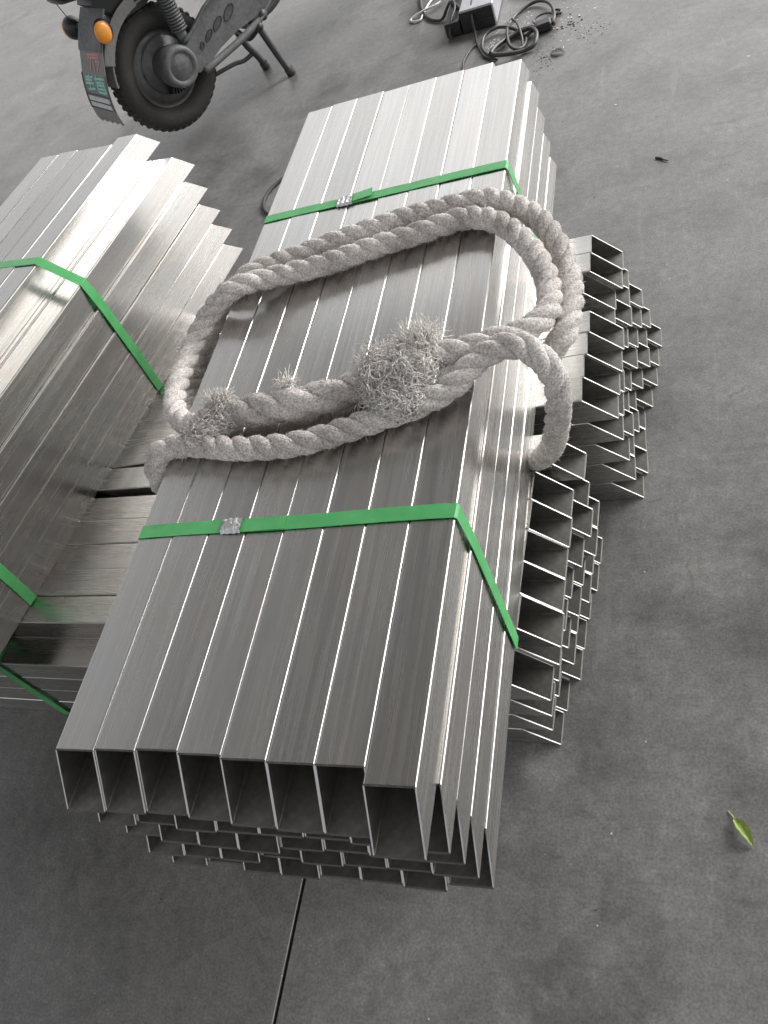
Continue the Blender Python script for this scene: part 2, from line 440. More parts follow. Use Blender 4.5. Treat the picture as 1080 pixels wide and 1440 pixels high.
# --- cross bundles
def cross(label, x_end, y_near, yaw, rows, name='tube_bundle'):
    t = thing(name, label, 'tube bundle', (x_end, y_near, 0), math.radians(yaw)+math.pi/2, 'strapped bundles of mitred steel tubes')
    # local y axis points to world -X (tubes run away to the left); local x points to world +Y
    for L, tubes in enumerate(rows):
        for (yy, xe) in tubes:
            # yy: near edge offset along world Y ; xe: end (top) offset along world X
            add_tube(t, yy+HW, -xe, .5-.25-HW-L*W)
    return t
rows = []
e0 = [0, -.0025, -.003, -.0015, -.0035]
rows.append([(0, .003), (.0502, .0005), (.1005, -.0002), (.1505, .0015), (.2007, -.0006), (.267, .013)])
for L in range(1, 5):
    base = (-.0155, -.024, -.033, -.031)[L-1]
    rows.append([(-.0515+.0505*j, base+min(j, 5)*.006*(1, 1.3, 1.4, 1.3)[L-1]+random.uniform(-.007, .005)*(j > 0)) for j in range(7)])
cr1 = cross('crosswise steel tube bundle on the floor, nearer the camera of the two crosswise ones', .40, .3187, -2.2, rows)
rows = []
xe = [.4704, .4732, .478, .4815, .4687, .4705, .4824, .4846]
rows.append([(.0485*j, xe[j]-.4704) for j in range(8)])
for L in range(1, 5):
    base = (.0005, .003, .006, .013)[L-1]
    rows.append([(.001+.0498*j, base+(.012 if j > 3 else 0.0)+j*.001*L+random.uniform(-.006, .006)*(j > 0)) for j in range(8)])
cr2 = cross('crosswise steel tube bundle on the floor, its open ends right of the rope loop', .4704, .6914, 1.6, rows)
# strap round the near cross bundle, seen at the far left
def crl(o, X, Y, Z):
    v = Matrix.Rotation(-o.rotation_euler[2], 3, 'Z') @ (Vector((X, Y, Z))-Vector((o.location[0], o.location[1], 0))); return tuple(v)
wp = [(-.497, .65, .2508), (-.497, .349, .2508), (-.497, .3475, .2495), (-.497, .347, .205), (-.496, .342, .2012), (-.496, .3, .2012), (-.496, .2975, .1995), (-.495, .297, .15), (-.495, .296, .02), (-.495, .297, .001)]
strap_part(cr1, [crl(cr1, *q) for q in wp], (0, 1, 0), .0185)
wp = [(.0, .70, .251), (.0, .69, .251), (.0, .6885, .2495), (.0, .688, .001)]
strap_part(cr2, [crl(cr2, *q) for q in wp], (0, 1, 0), .0185)
# ---------------------------------------------------------------- rope
def rope_material(name, a, b_, sc=120):
    m_, t, b = newmat(name)
    tc = t.nodes.new('ShaderNodeTexCoord')
    n1 = noise(t, tc.outputs['Object'], sc, 5, .7); n2 = noise(t, tc.outputs['Object'], 14, 4, .6); n3 = noise(t, tc.outputs['Object'], 420, 2, .6)
    col = mixc(t, .5, ramp(t, n1, [(.3, a), (.7, b_)]), ramp(t, n2, [(.38, tuple(c*.68 for c in a)), (.58, b_)]))
    col = mixc(t, .75, col, ramp(t, n3, [(.36, (.55,)*3), (.64, (1.4,)*3)]), 'MULTIPLY')
    t.links.new(col, b.inputs['Base Color'])
    b.inputs['Roughness'].default_value = .95; b.inputs['Specular IOR Level'].default_value = .15
    bump(t, b, mathn(t, 'ADD', n3, n1), .7, .0015); return m_
ROPEM = rope_material('rope_fibre', (.48, .445, .42), (.74, .70, .665))
FUZZM = rope_material('rope_fuzz', (.66, .62, .59), (.84, .80, .77), 300)
FRAYM = rope_material('frayed_fibre', (.84, .79, .75), (.95, .92, .88), 60)
rope = thing('rope', 'thick off-white twisted rope looped over the middle tube bundle, fraying in two places', 'rope', (.3, .6, .5))
RO = np.array([.3, .6, .5]); RR = .0153
def path3(pts, step=.0022):
    P = [(x-RO[0], y-RO[1], z) for x, y, z in pts]
    return catmull(P, step)
fz_v = []; fz_f = []
def ribbons(base, d1, d2, side, w0):
    """numpy arrays: base (n,3), d1,d2 successive displacement vectors, side (n,3) unit, w0 half width"""
    n = len(base); a = base-side*w0; b = base+side*w0; m1 = base+d1; c = m1-side*w0*.7; d = m1+side*w0*.7; e = m1+d2
    V = np.stack([a, b, c, d, e], 1).reshape(-1, 3)
    return V
def fast_mesh(name, V, tris, mat, parent):
    me = bpy.data.meshes.new(name); V = np.asarray(V, np.float32); tris = np.asarray(tris, np.int32)
    me.vertices.add(len(V)); me.vertices.foreach_set('co', V.ravel())
    k = tris.shape[1]
    me.loops.add(tris.size); me.loops.foreach_set('vertex_index', tris.ravel())
    me.polygons.add(len(tris)); me.polygons.foreach_set('loop_start', np.arange(0, tris.size, k, dtype=np.int32))
    me.materials.append(mat); me.update(calc_edges=True); me.validate()
    o = bpy.data.objects.new(name, me); C.objects.link(o); o.parent = parent; return o
FUZZ = []
def lay_rope(pts, R=RR, pitch=.080, phase=0.0, hairs=9000, rfun=None, flat=1.0, upbias=.0):
    P, s = path3(pts); T, N, B = frames(P)
    Rv = np.full(len(s), R) if rfun is None else R*rfun(s/s[-1])
    wig = np.array([mnoise.noise(Vector((float(q)*14, 2.1, phase))) for q in s])
    ph = 2*np.pi*s/pitch+phase+.5*wig
    for k in range(3):
        a = ph+2*np.pi*k/3
        ctr = P+(N*np.cos(a)[:, None]+B*np.sin(a)[:, None])*(Rv*.43)[:, None]
        n = 16; T2, N2, B2 = frames(ctr)
        th = np.linspace(0, 2*np.pi, n, endpoint=False)
        rad = np.array([[1+.05*mnoise.noise(Vector((float(s[i])*90+k*7, math.cos(t)*2.5, math.sin(t)*2.5+phase)))+.11*mnoise.noise(Vector((float(s[i])*300, math.cos(t)*4+k, math.sin(t)*4))) for t in th] for i in range(len(s))])
        rad *= (Rv*.60)[:, None]*(1+.05*wig)[:, None]
        ring = N2[:, None, :]*np.cos(th)[None, :, None]+B2[:, None, :]*np.sin(th)[None, :, None]
        V = (ctr[:, None, :]+ring*rad[:, :, None]).reshape(-1, 3)
        m_ = len(s); i = np.arange(m_-1)[:, None]*n; kk = np.arange(n)[None, :]; k2 = (kk+1) % n
        F = np.stack([i+kk, i+k2, i+n+k2, i+n+kk], -1).reshape(-1, 4)
        o = fast_mesh('strand', V, F, ROPEM, rope)
        o.data.polygons.foreach_set('use_smooth', [True]*len(o.data.polygons))
        # hairs on the outward side of the strand
        h = int(hairs*.8)//3; ii = rng.integers(1, m_-1, h); tt = rng.uniform(0, 2*np.pi, h)
        out = N2[ii]*np.cos(tt)[:, None]+B2[ii]*np.sin(tt)[:, None]
        base = ctr[ii]+out*(Rv[ii]*.58)[:, None]
        rd = base-P[ii]; keep = np.linalg.norm(rd, axis=1) > Rv[ii]*.72
        out, base, ii, rd = out[keep], base[keep], ii[keep], rd[keep]; h = len(ii)
        rd /= np.linalg.norm(rd, axis=1)[:, None]
        L = np.clip(rng.exponential(.0020, h), .0012, .009)[:, None]
        d1 = (rd*.45+T[ii]*rng.normal(0, .7, (h, 1))+rng.normal(0, .5, (h, 3)))*L*.5
        d2 = d1*.6+rng.normal(0, .5, (h, 3))*L*.5+np.array([0, 0, -.1])*L
        sd = np.cross(d1, rng.normal(size=(h, 3))); sd /= np.linalg.norm(sd, axis=1)[:, None]
        FUZZ.append(ribbons(base, d1, d2, sd, rng.uniform(.00022, .00045, (h, 1))))
P1 = [(.4641, .5486, -.036), (.478, .555, -.022), (.4971, .5664, -.008), (.5039, .604, -.005), (.5012, .6577, -.005), (.4859, .7167, .005), (.4616, .765, .014), (.4256, .8032, .018), (.385, .8314, .018), (.3479, .8344, .018), (.3106, .8321, .018), (.2723, .8307, .018), (.2341, .8238, .018), (.1954, .8159, .018), (.1504, .8061, .018), (.1051, .7944, .018), (.0645, .7851, .018), (.0321, .7708, .02), (.0075, .7537, .012), (-.0263, .746, -.008), (-.0487, .7132, -.03), (-.0643, .6761, -.048), (-.0617, .6159, -.048), (-.0242, .5424, -.028), (.018, .490, .0), (.06, .470, .014)]
P2 = [(.3284, .506, .03), (.3589, .5181, .033), (.3924, .5227, .033), (.4317, .5334, .030), (.4605, .5487, .024), (.4799, .5722, .02), (.4838, .5992, .015), (.4775, .6472, .012), (.4591, .6975, .015), (.4357, .7375, .018), (.4036, .776, .019), (.3627, .798, .018), (.3213, .7937, .018), (.2797, .7843, .018), (.2367, .7781, .018), (.1936, .7683, .018), (.1494, .7592, .018), (.1045, .7532, .02), (.0649, .7398, .028), (.0456, .7259, .036), (.0167, .7149, .034), (-.0177, .7033, .015), (-.0403, .6673, .0), (-.0461, .6125, -.005), (-.035, .5573, .0), (-.0109, .5095, .008), (.0268, .4789, .016), (.0658, .4733, .022)]
P2b = [(.0602, .4741, .023), (.1114, .4811, .0235), (.1676, .4821, .0235), (.2152, .4858, .0235), (.2615, .4933, .025), (.3075, .4984, .029), (.3411, .5093, .03)]
P3 = [(.36, .62, -.275), (.20, .64, -.275)]
P3 = [(.16, .62, -.272), (.08, .58, -.268), (.01, .52, -.24), (-.018, .46, -.15), (-.024, .425, -.06), (-.0235, .425, -.015), (-.012, .437, .008), (.0083, .4426, .0165), (.0554, .4376, .018), (.1108, .4256, .018), (.1809, .4207, .018), (.2264, .4264, .018), (.2695, .4376, .018), (.3115, .4496, .018), (.3535, .4617, .02), (.3862, .4785, .024), (.4101, .5014, .032), (.4388, .5118, .038), (.4644, .5106, .034), (.4856, .4994, .015), (.4913, .4962, -.02), (.4843, .4957, -.06), (.465, .515, -.13), (.44, .545, -.19), (.41, .585, -.245), (.36, .63, -.272), (.28, .645, -.272)]
lay_rope(P1, hairs=34000, phase=.4)
lay_rope(P2, hairs=38000, phase=1.7)
lay_rope(P2b, R=.0205, pitch=.13, hairs=16000, phase=.2, rfun=lambda q: .86+.16*np.sin(np.pi*q))
lay_rope(P3, hairs=38000, phase=2.6)
V = np.concatenate(FUZZ); nh = len(V)//5; b0 = np.arange(nh)[:, None]*5
tri = np.concatenate([b0+np.array([0, 1, 3]), b0+np.array([0, 3, 2]), b0+np.array([2, 3, 4])])
stuff(fast_mesh('fibre_fuzz', V, tri, FUZZM, rope))
def fray(center, rad, n, L0, L1, bias, name='frayed_fibres', wid=.0008, seg=8, curl=1.0, mat=0.0):
    c = np.array(center)-np.array([RO[0], RO[1], 0]); d = rng.normal(size=(n, 3)); d /= np.linalg.norm(d, axis=1)[:, None]
    d[:, 2] = np.abs(d[:, 2])
    p = c+d*np.array(rad)*rng.uniform(.35, .95, (n, 1)); p[:, 2] = np.maximum(p[:, 2], .003)
    dr = d*.35+np.array(bias)+rng.normal(0, .5, (n, 3)); dr /= np.linalg.norm(dr, axis=1)[:, None]
    L = rng.uniform(L0, L1, (n, 1))/seg
    pts = [p]; bend = rng.normal(0, curl, (n, 3))
    for k in range(seg):
        dr = dr+bend*.55+rng.normal(0, .22, (n, 3)); dr /= np.linalg.norm(dr, axis=1)[:, None]
        if mat > 0:      # matted fibres: turn back towards the tuft once outside it
            e_ = (pts[-1]-c)/np.array(rad); ex = np.clip(np.linalg.norm(e_, axis=1)-.85, 0, 1)[:, None]
            dr = dr-(pts[-1]-c)/(np.linalg.norm(pts[-1]-c, axis=1)[:, None]+1e-6)*ex*mat*4; dr /= np.linalg.norm(dr, axis=1)[:, None]
        q = pts[-1]+dr*L; q[:, 2] = np.maximum(q[:, 2], .0015); pts.append(q)
    Pn = np.stack(pts, 1); T = np.gradient(Pn, axis=1); T /= np.linalg.norm(T, axis=2)[..., None]+1e-9
    a = np.cross(T, np.array([.3, .2, .93])); a /= np.linalg.norm(a, axis=2)[..., None]+1e-9; bb = np.cross(T, a)
    w = (wid*rng.uniform(.6, 1.3, (n, 1))*np.linspace(1, .45, seg+1)[None, :])[..., None]
    ring = [Pn+a*w, Pn-a*w*.5+bb*w*.87, Pn-a*w*.5-bb*w*.87]
    V = np.stack(ring, 2).reshape(-1, 3); base = (np.arange(n)[:, None, None]*(seg+1)+np.arange(seg)[None, :, None])*3
    q = np.array([[0, 1, 4, 3], [1, 2, 5, 4], [2, 0, 3, 5]])
    F = (base+0)[..., None]+q[None, None]
    return V, F.reshape(-1, 4)
def fray_part(specs):
    Vs = []; Fs = []; n = 0
    for sp in specs:
        V, F = fray(*sp[0], **sp[1]); Vs.append(V); Fs.append(F+n); n += len(V)
    return stuff(fast_mesh('frayed_fibres', np.concatenate(Vs), np.concatenate(Fs), FRAYM, rope))
f1 = fray_part([(((.300, .500, .028), (.026, .036, .022), 1500, .020, .050, (-.1, .2, .0)), dict(mat=.4, curl=1.2)),
                (((.334, .500, .034), (.028, .030, .020), 1300, .020, .045, (.1, .2, .1)), dict(mat=.4, curl=1.1)),
                (((.316, .470, .024), (.036, .026, .018), 1000, .018, .040, (.2, -.1, .0)), dict(mat=.4, curl=1.2)),
                (((.342, .528, .040), (.024, .020, .016), 620, .018, .034, (-.05, .8, .45)), dict(curl=.5)),
                (((.322, .458, .024), (.036, .022, .016), 900, .020, .040, (.2, -.1, .0)), dict(mat=.9, curl=1.2)),
                (((.286, .525, .028), (.016, .020, .014), 160, .018, .040, (-.4, .5, .3)), dict(curl=.4))])
f2 = fray_part([(((.062, .456, .024), (.026, .026, .015), 800, .012, .028, (-.2, -.1, .0)), dict(mat=.4, curl=1.2)),
                (((.082, .474, .026), (.024, .022, .014), 750, .012, .028, (.2, .1, .0)), dict(mat=.4, curl=1.1)),
                (((.078, .488, .032), (.020, .012, .012), 260, .012, .026, (.0, .8, .5)), dict(curl=.5)),
                (((.172, .500, .038), (.014, .006, .006), 60, .012, .026, (.2, .6, .6)), dict(curl=.3))])

# ---------------------------------------------------------------- electric scooter, on its centre stand
BTH = .95; BW = (-.9543, 2.4544); AX = .23
bike = thing('electric_scooter', 'dusty black electric scooter on its centre stand, orange tail indicator beside a lettered mud flap', 'scooter', (BW[0], BW[1], 0), BTH)
def B(u, v, z): return Vector((u, -v, z+AX))
def Bp(poly_uz, v0, v1, name, mat, parent=bike, smooth=False):
    b = MB(); b.prism(poly_uz, v0, v1, lambda p, q, a: B(p, a, q)); return b.obj(name, mat, parent, smooth)
def Bt(pts, r, name, mat, parent=bike, n=12, step=.01):
    P, s = catmull([B(*p) for p in pts], step) if len(pts) > 2 else (np.array([tuple(B(*p)) for p in pts]), None)
    b = MB(); b.tube(P, r, n); return b.obj(name, mat, parent, True)
def wheel(cx, cz, R=.188, hub=True):
    M = Matrix.Translation(B(cx, 0, cz))
    b = MB(); prof = []
    for k in range(19):   # tyre section, bead to bead
        a = math.radians(-160+320*k/18); prof.append((R-.038+.038*math.cos(a), .048*math.sin(a)))
    b.lathe(prof, 64, M)
    rm = MB(); rm.lathe([(R-.052, -.036), (R-.055, -.040), (R-.060, -.036), (R-.066, -.020), (R-.080, -.014), (R-.088, -.020), (R-.098, -.024), (.03, -.028), (.03, .028), (R-.098, .024), (R-.088, .020), (R-.080, .014), (R-.066, .020), (R-.060, .036), (R-.055, .040), (R-.052, .036)], 64, M)
    w_ = rm.obj('wheel', RIM, bike, True)
    b.obj('tyre', RUBBER, w_, True)
    tr = MB()
    for k in range(46):
        for sgn in (-1, 1):
            a = 2*math.pi*(k+.25*sgn)/46
            m_ = M @ Matrix.Rotation(-a, 4, 'Y') @ Matrix.Translation((R-.0045, sgn*.022, 0)) @ Matrix.Rotation(sgn*.42, 4, 'Z') @ Matrix.Rotation(sgn*.5, 4, 'X')
            tr.box((-.004, -.013, -.0065), (.0035, .013, .0065), .0015, m_)
    tr.obj('tread', RUBBER, w_)
    return w_
rw = wheel(-.006, -.012)
hb = MB(); M = Matrix.Translation(B(0, 0, 0))
hb.lathe([(.0, -.130), (.038, -.130), (.040, -.128), (.043, -.1335), (.055, -.1335), (.060, -.129), (.062, -.120), (.062, -.080), (.055, -.060), (.055, -.02)], 48, M); hb.obj('hub_cap', ARMM, rw, True)
hb = MB(); hb.lathe([(.088, -.026), (.082, -.034), (.050, -.036), (.046, -.050), (.046, -.055)], 48, M); hb.obj('hub_motor', RIM, rw, True)
hb = MB()
for k in range(9): 
    a = math.radians(-120+8*k); m_ = M @ Matrix.Rotation(-a, 4, 'Y') @ Matrix.Translation((.07, -.045, 0)); hb.box((-.012, -.02, -.0025), (.014, .01, .0025), 0, m_)
hb.obj('cooling_fins', PLAST, rw)
# swing arm
arm = Bp([(.02, .056), (.055, .040), (.100, .062), (.174, .094), (.25, .108), (.34, .100), (.42, .06), (.43, .01), (.405, -.018), (.33, -.022), (.24, -.020), (.160, -.030), (.088, -.048), (.05, -.050)], .100, .122, 'swing_arm', ARMM)
Bt([(.05, .124, .050), (.100, .126, .066), (.174, .126, .098), (.25, .126, .110), (.34, .125, .102), (.41, .124, .066)], .006, 'arm_rim', ARMM, arm)
Bt([(.07, .120, -.056), (.16, .122, -.052), (.26, .122, -.046), (.36, .118, -.030), (.43, .11, .0)], .012, 'lower_tube', ARMM, arm)
for (u, z, a, c) in ((.102, .010, .008, .009), (.140, .022, .019, .010), (.186, .034, .023, .012), (.240, .040, .027, .015)):
    b = MB(); P = [B(u+a*math.cos(t)*.92+c*math.sin(t)*.1, .1225, z+a*.35*math.cos(t)+c*math.sin(t)) for t in np.linspace(0, 2*math.pi, 26)[:-1]]
    for i in range(25): b.tube([P[i], P[(i+1) % 25]], .0022, 6)
    o = b.obj('oval_recess', DARKM, arm); 
    b = MB(); b.prism([(u+a*.85*math.cos(t)+c*math.sin(t)*.1, z+a*.3*math.cos(t)+c*.85*math.sin(t)) for t in np.linspace(0, 2*math.pi, 20)[:-1]], .118, .1228, lambda p, q, a_: B(p, a_, q)); b.obj('oval_recess', RIM, arm)
# shock absorber
sh = Bt([(.072, .085, .045), (.082, .085, .30)], .011, 'shock_absorber', ARMM)
hel = [B(.074+.0005*t+.023*math.cos(t*2*math.pi), .085+.023*math.sin(t*2*math.pi), .075+.0092*t) for t in np.linspace(0, 24, 24*16)]
b = MB(); b.tube(hel, .0040, 6); b.obj('spring', ARMM, sh, True)
Bt([(.072, .088, .03), (.072, .087, .078)], .017, 'shock_eye', ARMM, sh)
# centre stand
st = Bt([(.318, .135, -.050), (.320, .02, -.050), (.322, -.07, -.050)], .012, 'centre_stand', DARKM)
Bt([(.318, .118, -.045), (.327, .128, -.11), (.337, .140, -.18), (.344, .150, -.219)], .0115, 'leg', DARKM, st)
Bt([(.322, -.050, -.05), (.334, -.042, -.13), (.350, -.028, -.18), (.357, -.020, -.219)], .0115, 'leg', DARKM, st)
Bt([(.342, .149, -.205), (.345, .151, -.2285)], .016, 'foot', RUBBER, st); Bt([(.355, -.022, -.205), (.358, -.019, -.2285)], .015, 'foot', RUBBER, st)
Bt([(.345, -.035, -.165), (.30, -.040, -.168), (.26, -.045, -.158), (.18, -.05, -.148), (.12, -.052, -.140)], .0075, 'tread_bar', DARKM, st)
Bt([(.318, .11, -.06), (.300, .06, -.085), (.318, -.02, -.075), (.322, -.045, -.08)], .008, 'cross_bar', DARKM, st)
# frame tubes and body
fr = Bt([(.30, .105, -.02), (.36, .115, -.03), (.44, .12, -.01), (.52, .12, .06), (.58, .115, .17), (.60, .10, .26)], .014, 'frame_tube', DARKM)
Bt([(.30, -.105, -.02), (.36, -.115, -.03), (.44, -.12, -.01), (.52, -.12, .06), (.58, -.115, .17), (.60, -.10, .26)], .014, 'frame_tube', DARKM)
Bt([(.35, .13, -.03), (.35, -.12, -.03)], .016, 'pivot_tube', DARKM)
def loft(secs, name, mat, parent=bike, n=28, e=.65):
    vs = []; fs = []
    for (u, zc, hw, hh) in secs:
        for k in range(n):
            t = 2*math.pi*k/n; cx, sx = math.cos(t), math.sin(t)
            vs.append(B(u, hw*math.copysign(abs(cx)**e, cx), zc+hh*math.copysign(abs(sx)**e, sx)))
    for i in range(len(secs)-1):
        for k in range(n): fs.append((i*n+k, i*n+(k+1) % n, (i+1)*n+(k+1) % n, (i+1)*n+k))
    fs.append(tuple(range(n))); fs.append(tuple((len(secs)-1)*n+k for k in range(n-1, -1, -1)))
    return mesh_obj(name, vs, fs, mat, parent, True)
body = loft([(-.22, .345, .03, .02), (-.20, .345, .085, .045), (-.12, .35, .115, .07), (0, .35, .135, .09), (.2, .33, .15, .13), (.42, .28, .15, .16), (.56, .24, .14, .16), (.60, .24, .11, .12)], 'body', PLAST)
loft([(-.18, .43, .10, .015), (-.10, .445, .14, .035), (.15, .45, .15, .04), (.4, .43, .14, .04), (.55, .42, .11, .035), (.6, .41, .06, .02)], 'seat', RUBBER)
loft([(.5, .03, .13, .03), (.6, .02, .15, .035), (.85, .03, .14, .035), (.95, .08, .10, .04)], 'footboard', PLAST)
b = MB(); b.prism([(.90, .02), (.97, .03), (1.02, .30), (1.0, .55), (.95, .60), (.96, .3)], -.17, .17, lambda p, q, a: B(p, a, q)); b.obj('leg_shield', PLAST, bike)
wheel(1.18, -.042)
for s_ in (-1, 1): Bt([(1.18, .06*s_, -.042), (1.10, .06*s_, .2), (1.03, .05*s_, .42)], .014, 'fork', DARKM)
Bt([(1.03, 0, .35), (.97, 0, .68)], .018, 'steering_column', DARKM)
Bt([(.86, -.32, .72), (.94, -.2, .72), (.96, 0, .70), (.94, .2, .72), (.86, .32, .72)], .013, 'handlebar', DARKM)
b = MB()
for du in (0, .018): b.box((-.004, 0, -.009), (.004, .002, .009), 0, Matrix.Translation(B(.03+du, .1, .245)) @ Matrix.Rotation(.4, 4, 'Y'))
# rear mudguard, inside dark, hugging the tyre
def arc_sheet(r0, r1, a0, a1, v0, v1, name, mat, n=18):
    b = MB(); poly = [(r1*math.cos(math.radians(a)), r1*math.sin(math.radians(a))) for a in np.linspace(a0, a1, n)]+[(r0*math.cos(math.radians(a)), r0*math.sin(math.radians(a))) for a in np.linspace(a1, a0, n)]
    vs = [B(p, v0, q) for p, q in poly]+[B(p, v1, q) for p, q in poly]; m_ = len(poly); fs = []
    for i in range(m_): fs.append((i, i+m_, (i+1) % m_+m_, (i+1) % m_))
    for i in range(n-1):
        j = m_-1-i; fs.append((i, i+1, j-1, j)); fs.append((j+m_, j-1+m_, i+1+m_, i+m_))
    b.add(vs, fs); return b.obj(name, mat, bike)
arc_sheet(.198, .203, 60, 168, -.062, .062, 'mudguard', FLAPM)
arc_sheet(.194, .228, 92, 150, .058, .064, 'mudguard_side', FLAPM)
Bp([(-.055, .18), (-.13, .26), (-.10, .30), (.06, .30), (.10, .20), (.03, .178)], -.05, .05, 'inner_fender', PLAST)
# number bracket + mud flap (sheet following a curve, 0.2 m wide)
fl = [(-.110, .240), (-.150, .200), (-.182, .160), (-.206, .120), (-.226, .085), (-.240, .050), (-.250, .015), (-.254, -.02), (-.252, -.052)]
FP, fs_ = catmull([(p[0], 0, p[1]) for p in fl], .004)
FT = np.gradient(FP, axis=0); FT /= np.linalg.norm(FT, axis=1)[:, None]
def fpt(s, t, off=0.0):
    """s metres along the flap, t metres across (towards the near side positive), off outward"""
    p = np.array([np.interp(s, fs_, FP[:, k]) for k in (0, 2)]); tt = np.array([np.interp(s, fs_, FT[:, k]) for k in (0, 2)])
    nrm = np.array([tt[1], -tt[0]]); 
    if nrm[0] > 0: nrm = -nrm
    q = p+nrm*off; return B(q[0], t, q[1])
FL = float(fs_[-1])
def flap_piece(s0, s1, hw0, hw1, mat, name, parent, off=0, th=.002, jag=False):
    n = 22; m_ = 24; vs = []; fs = []
    for side in (0, 1):
        for i in range(n+1):
            for j in range(m_+1):
                q = i/n; s = s0+(s1-s0)*q; hw = hw0+(hw1-hw0)*q
                t = -hw+2*hw*j/m_
                if jag and i == n: s += .016*((j*7) % 5)/5-.004
                vs.append(fpt(min(s, FL+.03), t, off+side*th))
    K = (n+1)*(m_+1)
    for i in range(n):
        for j in range(m_):
            a = i*(m_+1)+j; fs.append((a, a+1, a+m_+2, a+m_+1)); fs.append((K+a, K+a+m_+1, K+a+m_+2, K+a+1))
    rim = [j for j in range(m_+1)]+[i*(m_+1)+m_ for i in range(1, n+1)]+[n*(m_+1)+j for j in range(m_-1, -1, -1)]+[i*(m_+1) for i in range(n-1, 0, -1)]
    for a, c in zip(rim, rim[1:]+rim[:1]): fs.append((a, a+K, c+K, c))
    return mesh_obj(name, vs, fs, mat, parent)
flap = flap_piece(.0, FL-.012, .078, .088, FLAPM, 'mud_flap', bike, jag=True)
flap_piece(.0, .118, .080, .080, ARMM, 'number_bracket', flap, .003, .003)
def strokes(lines, s0, s1, t0, t1, mat, name, wd=.0045):
    """lines in a unit box (x right, y down) laid on the flap"""
    b = MB()
    for (xa, ya, xb, yb) in lines:
        n = 5; pts = []
        for k in range(n+1):
            x = xa+(xb-xa)*k/n; y = ya+(yb-ya)*k/n; pts.append((s0+(s1-s0)*y, t0+(t1-t0)*x))
        d = np.array([pts[-1][0]-pts[0][0], pts[-1][1]-pts[0][1]]); d /= np.linalg.norm(d)+1e-9; pn = np.array([-d[1], d[0]])*wd/2
        vs = []
        for (s, t) in pts: vs += [fpt(s-pn[0], t-pn[1], .0028), fpt(s+pn[0], t+pn[1], .0028), fpt(s+pn[0], t+pn[1], .0036), fpt(s-pn[0], t-pn[1], .0036)]
        fs = [(3, 2, 1, 0), (4*n, 4*n+1, 4*n+2, 4*n+3)]
        for k in range(n):
            for q in range(4): fs.append((4*k+q, 4*k+(q+1) % 4, 4*k+4+(q+1) % 4, 4*k+4+q))
        b.add(vs, fs)
    return b.obj(name, mat, flap)
strokes([(.05, .12, .95, .05), (.1, .28, .9, .22), (.18, .1, .12, .45), (.5, .02, .5, .3), (.3, .3, .25, .95), (.45, .42, .55, .98), (.95, .3, .72, .98), (.62, .42, .95, .45)], .122, .172, -.035, .062, REDP, 'red_lettering', .006)
strokes([(.05, .2, .45, .15), (.25, 0, .22, .95), (.02, .55, .45, .5), (.1, .9, .45, .8), (.05, .35, .4, .33), (.6, .0, .58, .5), (.5, .22, .98, .18), (.55, .42, .95, .4), (.58, .58, .95, .55), (.58, .58, .6, .98), (.95, .55, .97, .98), (.6, .78, .96, .76), (.6, .97, .97, .97), (.8, .1, .78, .5)], .182, .232, -.07, .075, GRNP, 'green_lettering', .0062)
strokes([(0, .0, 1, .06), (0, .5, 1, .55), (.0, .95, .9, 1.0)], .240, .283, -.08, .08, DARKM, 'dark_band', .004)
strokes([(0.02, .3, .98, .34), (0.02, .72, .98, .78)], .240, .283, -.076, .076, PALEP, 'pale_band', .014)
strokes([(0, 0, 0, 1), (1, 0, 1, 1)], .18, .285, -.084, .084, DARKM, 'edge_band', .006)
# indicators
def ellipsoid(c, r3, mat, name, parent, n=20):
    b = MB(); vs = []; fs = []
    for i in range(n+1):
        for k in range(n):
            p = math.pi*i/n; t = 2*math.pi*k/n; vs.append(c+Vector((r3[0]*math.cos(p), r3[1]*math.sin(p)*math.cos(t), r3[2]*math.sin(p)*math.sin(t))))
    for i in range(n):
        for k in range(n): fs.append((i*n+k, i*n+(k+1) % n, (i+1)*n+(k+1) % n, (i+1)*n+k))
    b.add(vs, fs); return b.obj(name, mat, parent, True)
ind = ellipsoid(B(-.150, .078, .197), (.030, .018, .035), PLAST, 'indicator', bike)
ellipsoid(B(-.156, .088, .196), (.0265, .0135, .032), ORANGE, 'lens', ind)
ind = ellipsoid(B(-.150, -.135, .197), (.030, .034, .036), PLAST, 'indicator', bike)
ellipsoid(B(-.156, -.152, .195), (.022, .0215, .030), ORANGE, 'lens', ind)
Bt([(-.145, -.12, .199), (-.145, .07, .199)], .009, 'indicator_bar', DARKM)
Bt([(-.16, -.10, .23), (-.16, -.135, .30), (-.16, -.16, .40)], .0014, 'wire', DARKM)

# ---------------------------------------------------------------- power box, cords, debris on the floor
pb = thing('power_box', 'low grey metal box with black front and cords coming out, behind the tube bundle', 'power box', (.053, 2.56, 0), -.02)
b = MB(); b.box((-.053, .004, .002), (.055, .26, .066), .003); b.obj('housing', GREYB, pb)
b = MB(); b.box((-.051, -.004, .003), (.0525, .0035, .064), .001); b.obj('front_panel', PLAST, pb)
b = MB(); b.box((-.105, -.006, .002), (-.055, .24, .044), .004); b.obj('side_block', PLAST, pb)
b = MB(); b.box((-.04, -.0055, .030), (.045, -.0042, .0315)); b.obj('panel_seam', DARKM, pb)
def cord(pts, r, label, mat=CABLE, name='power_cord', zf=None):  # one power cord by the box, an object of its own
    P, s = catmull(pts, .008)
    b = MB(); o = (P[:, 0].mean(), P[:, 1].mean()); P = P-np.array([o[0], o[1], 0]); b.tube(P, r, 8)
    ob = b.obj(name, mat, None, True); ob.location = (o[0], o[1], 0); return tag(ob, label, 'cord', 'cords lying by the power box')
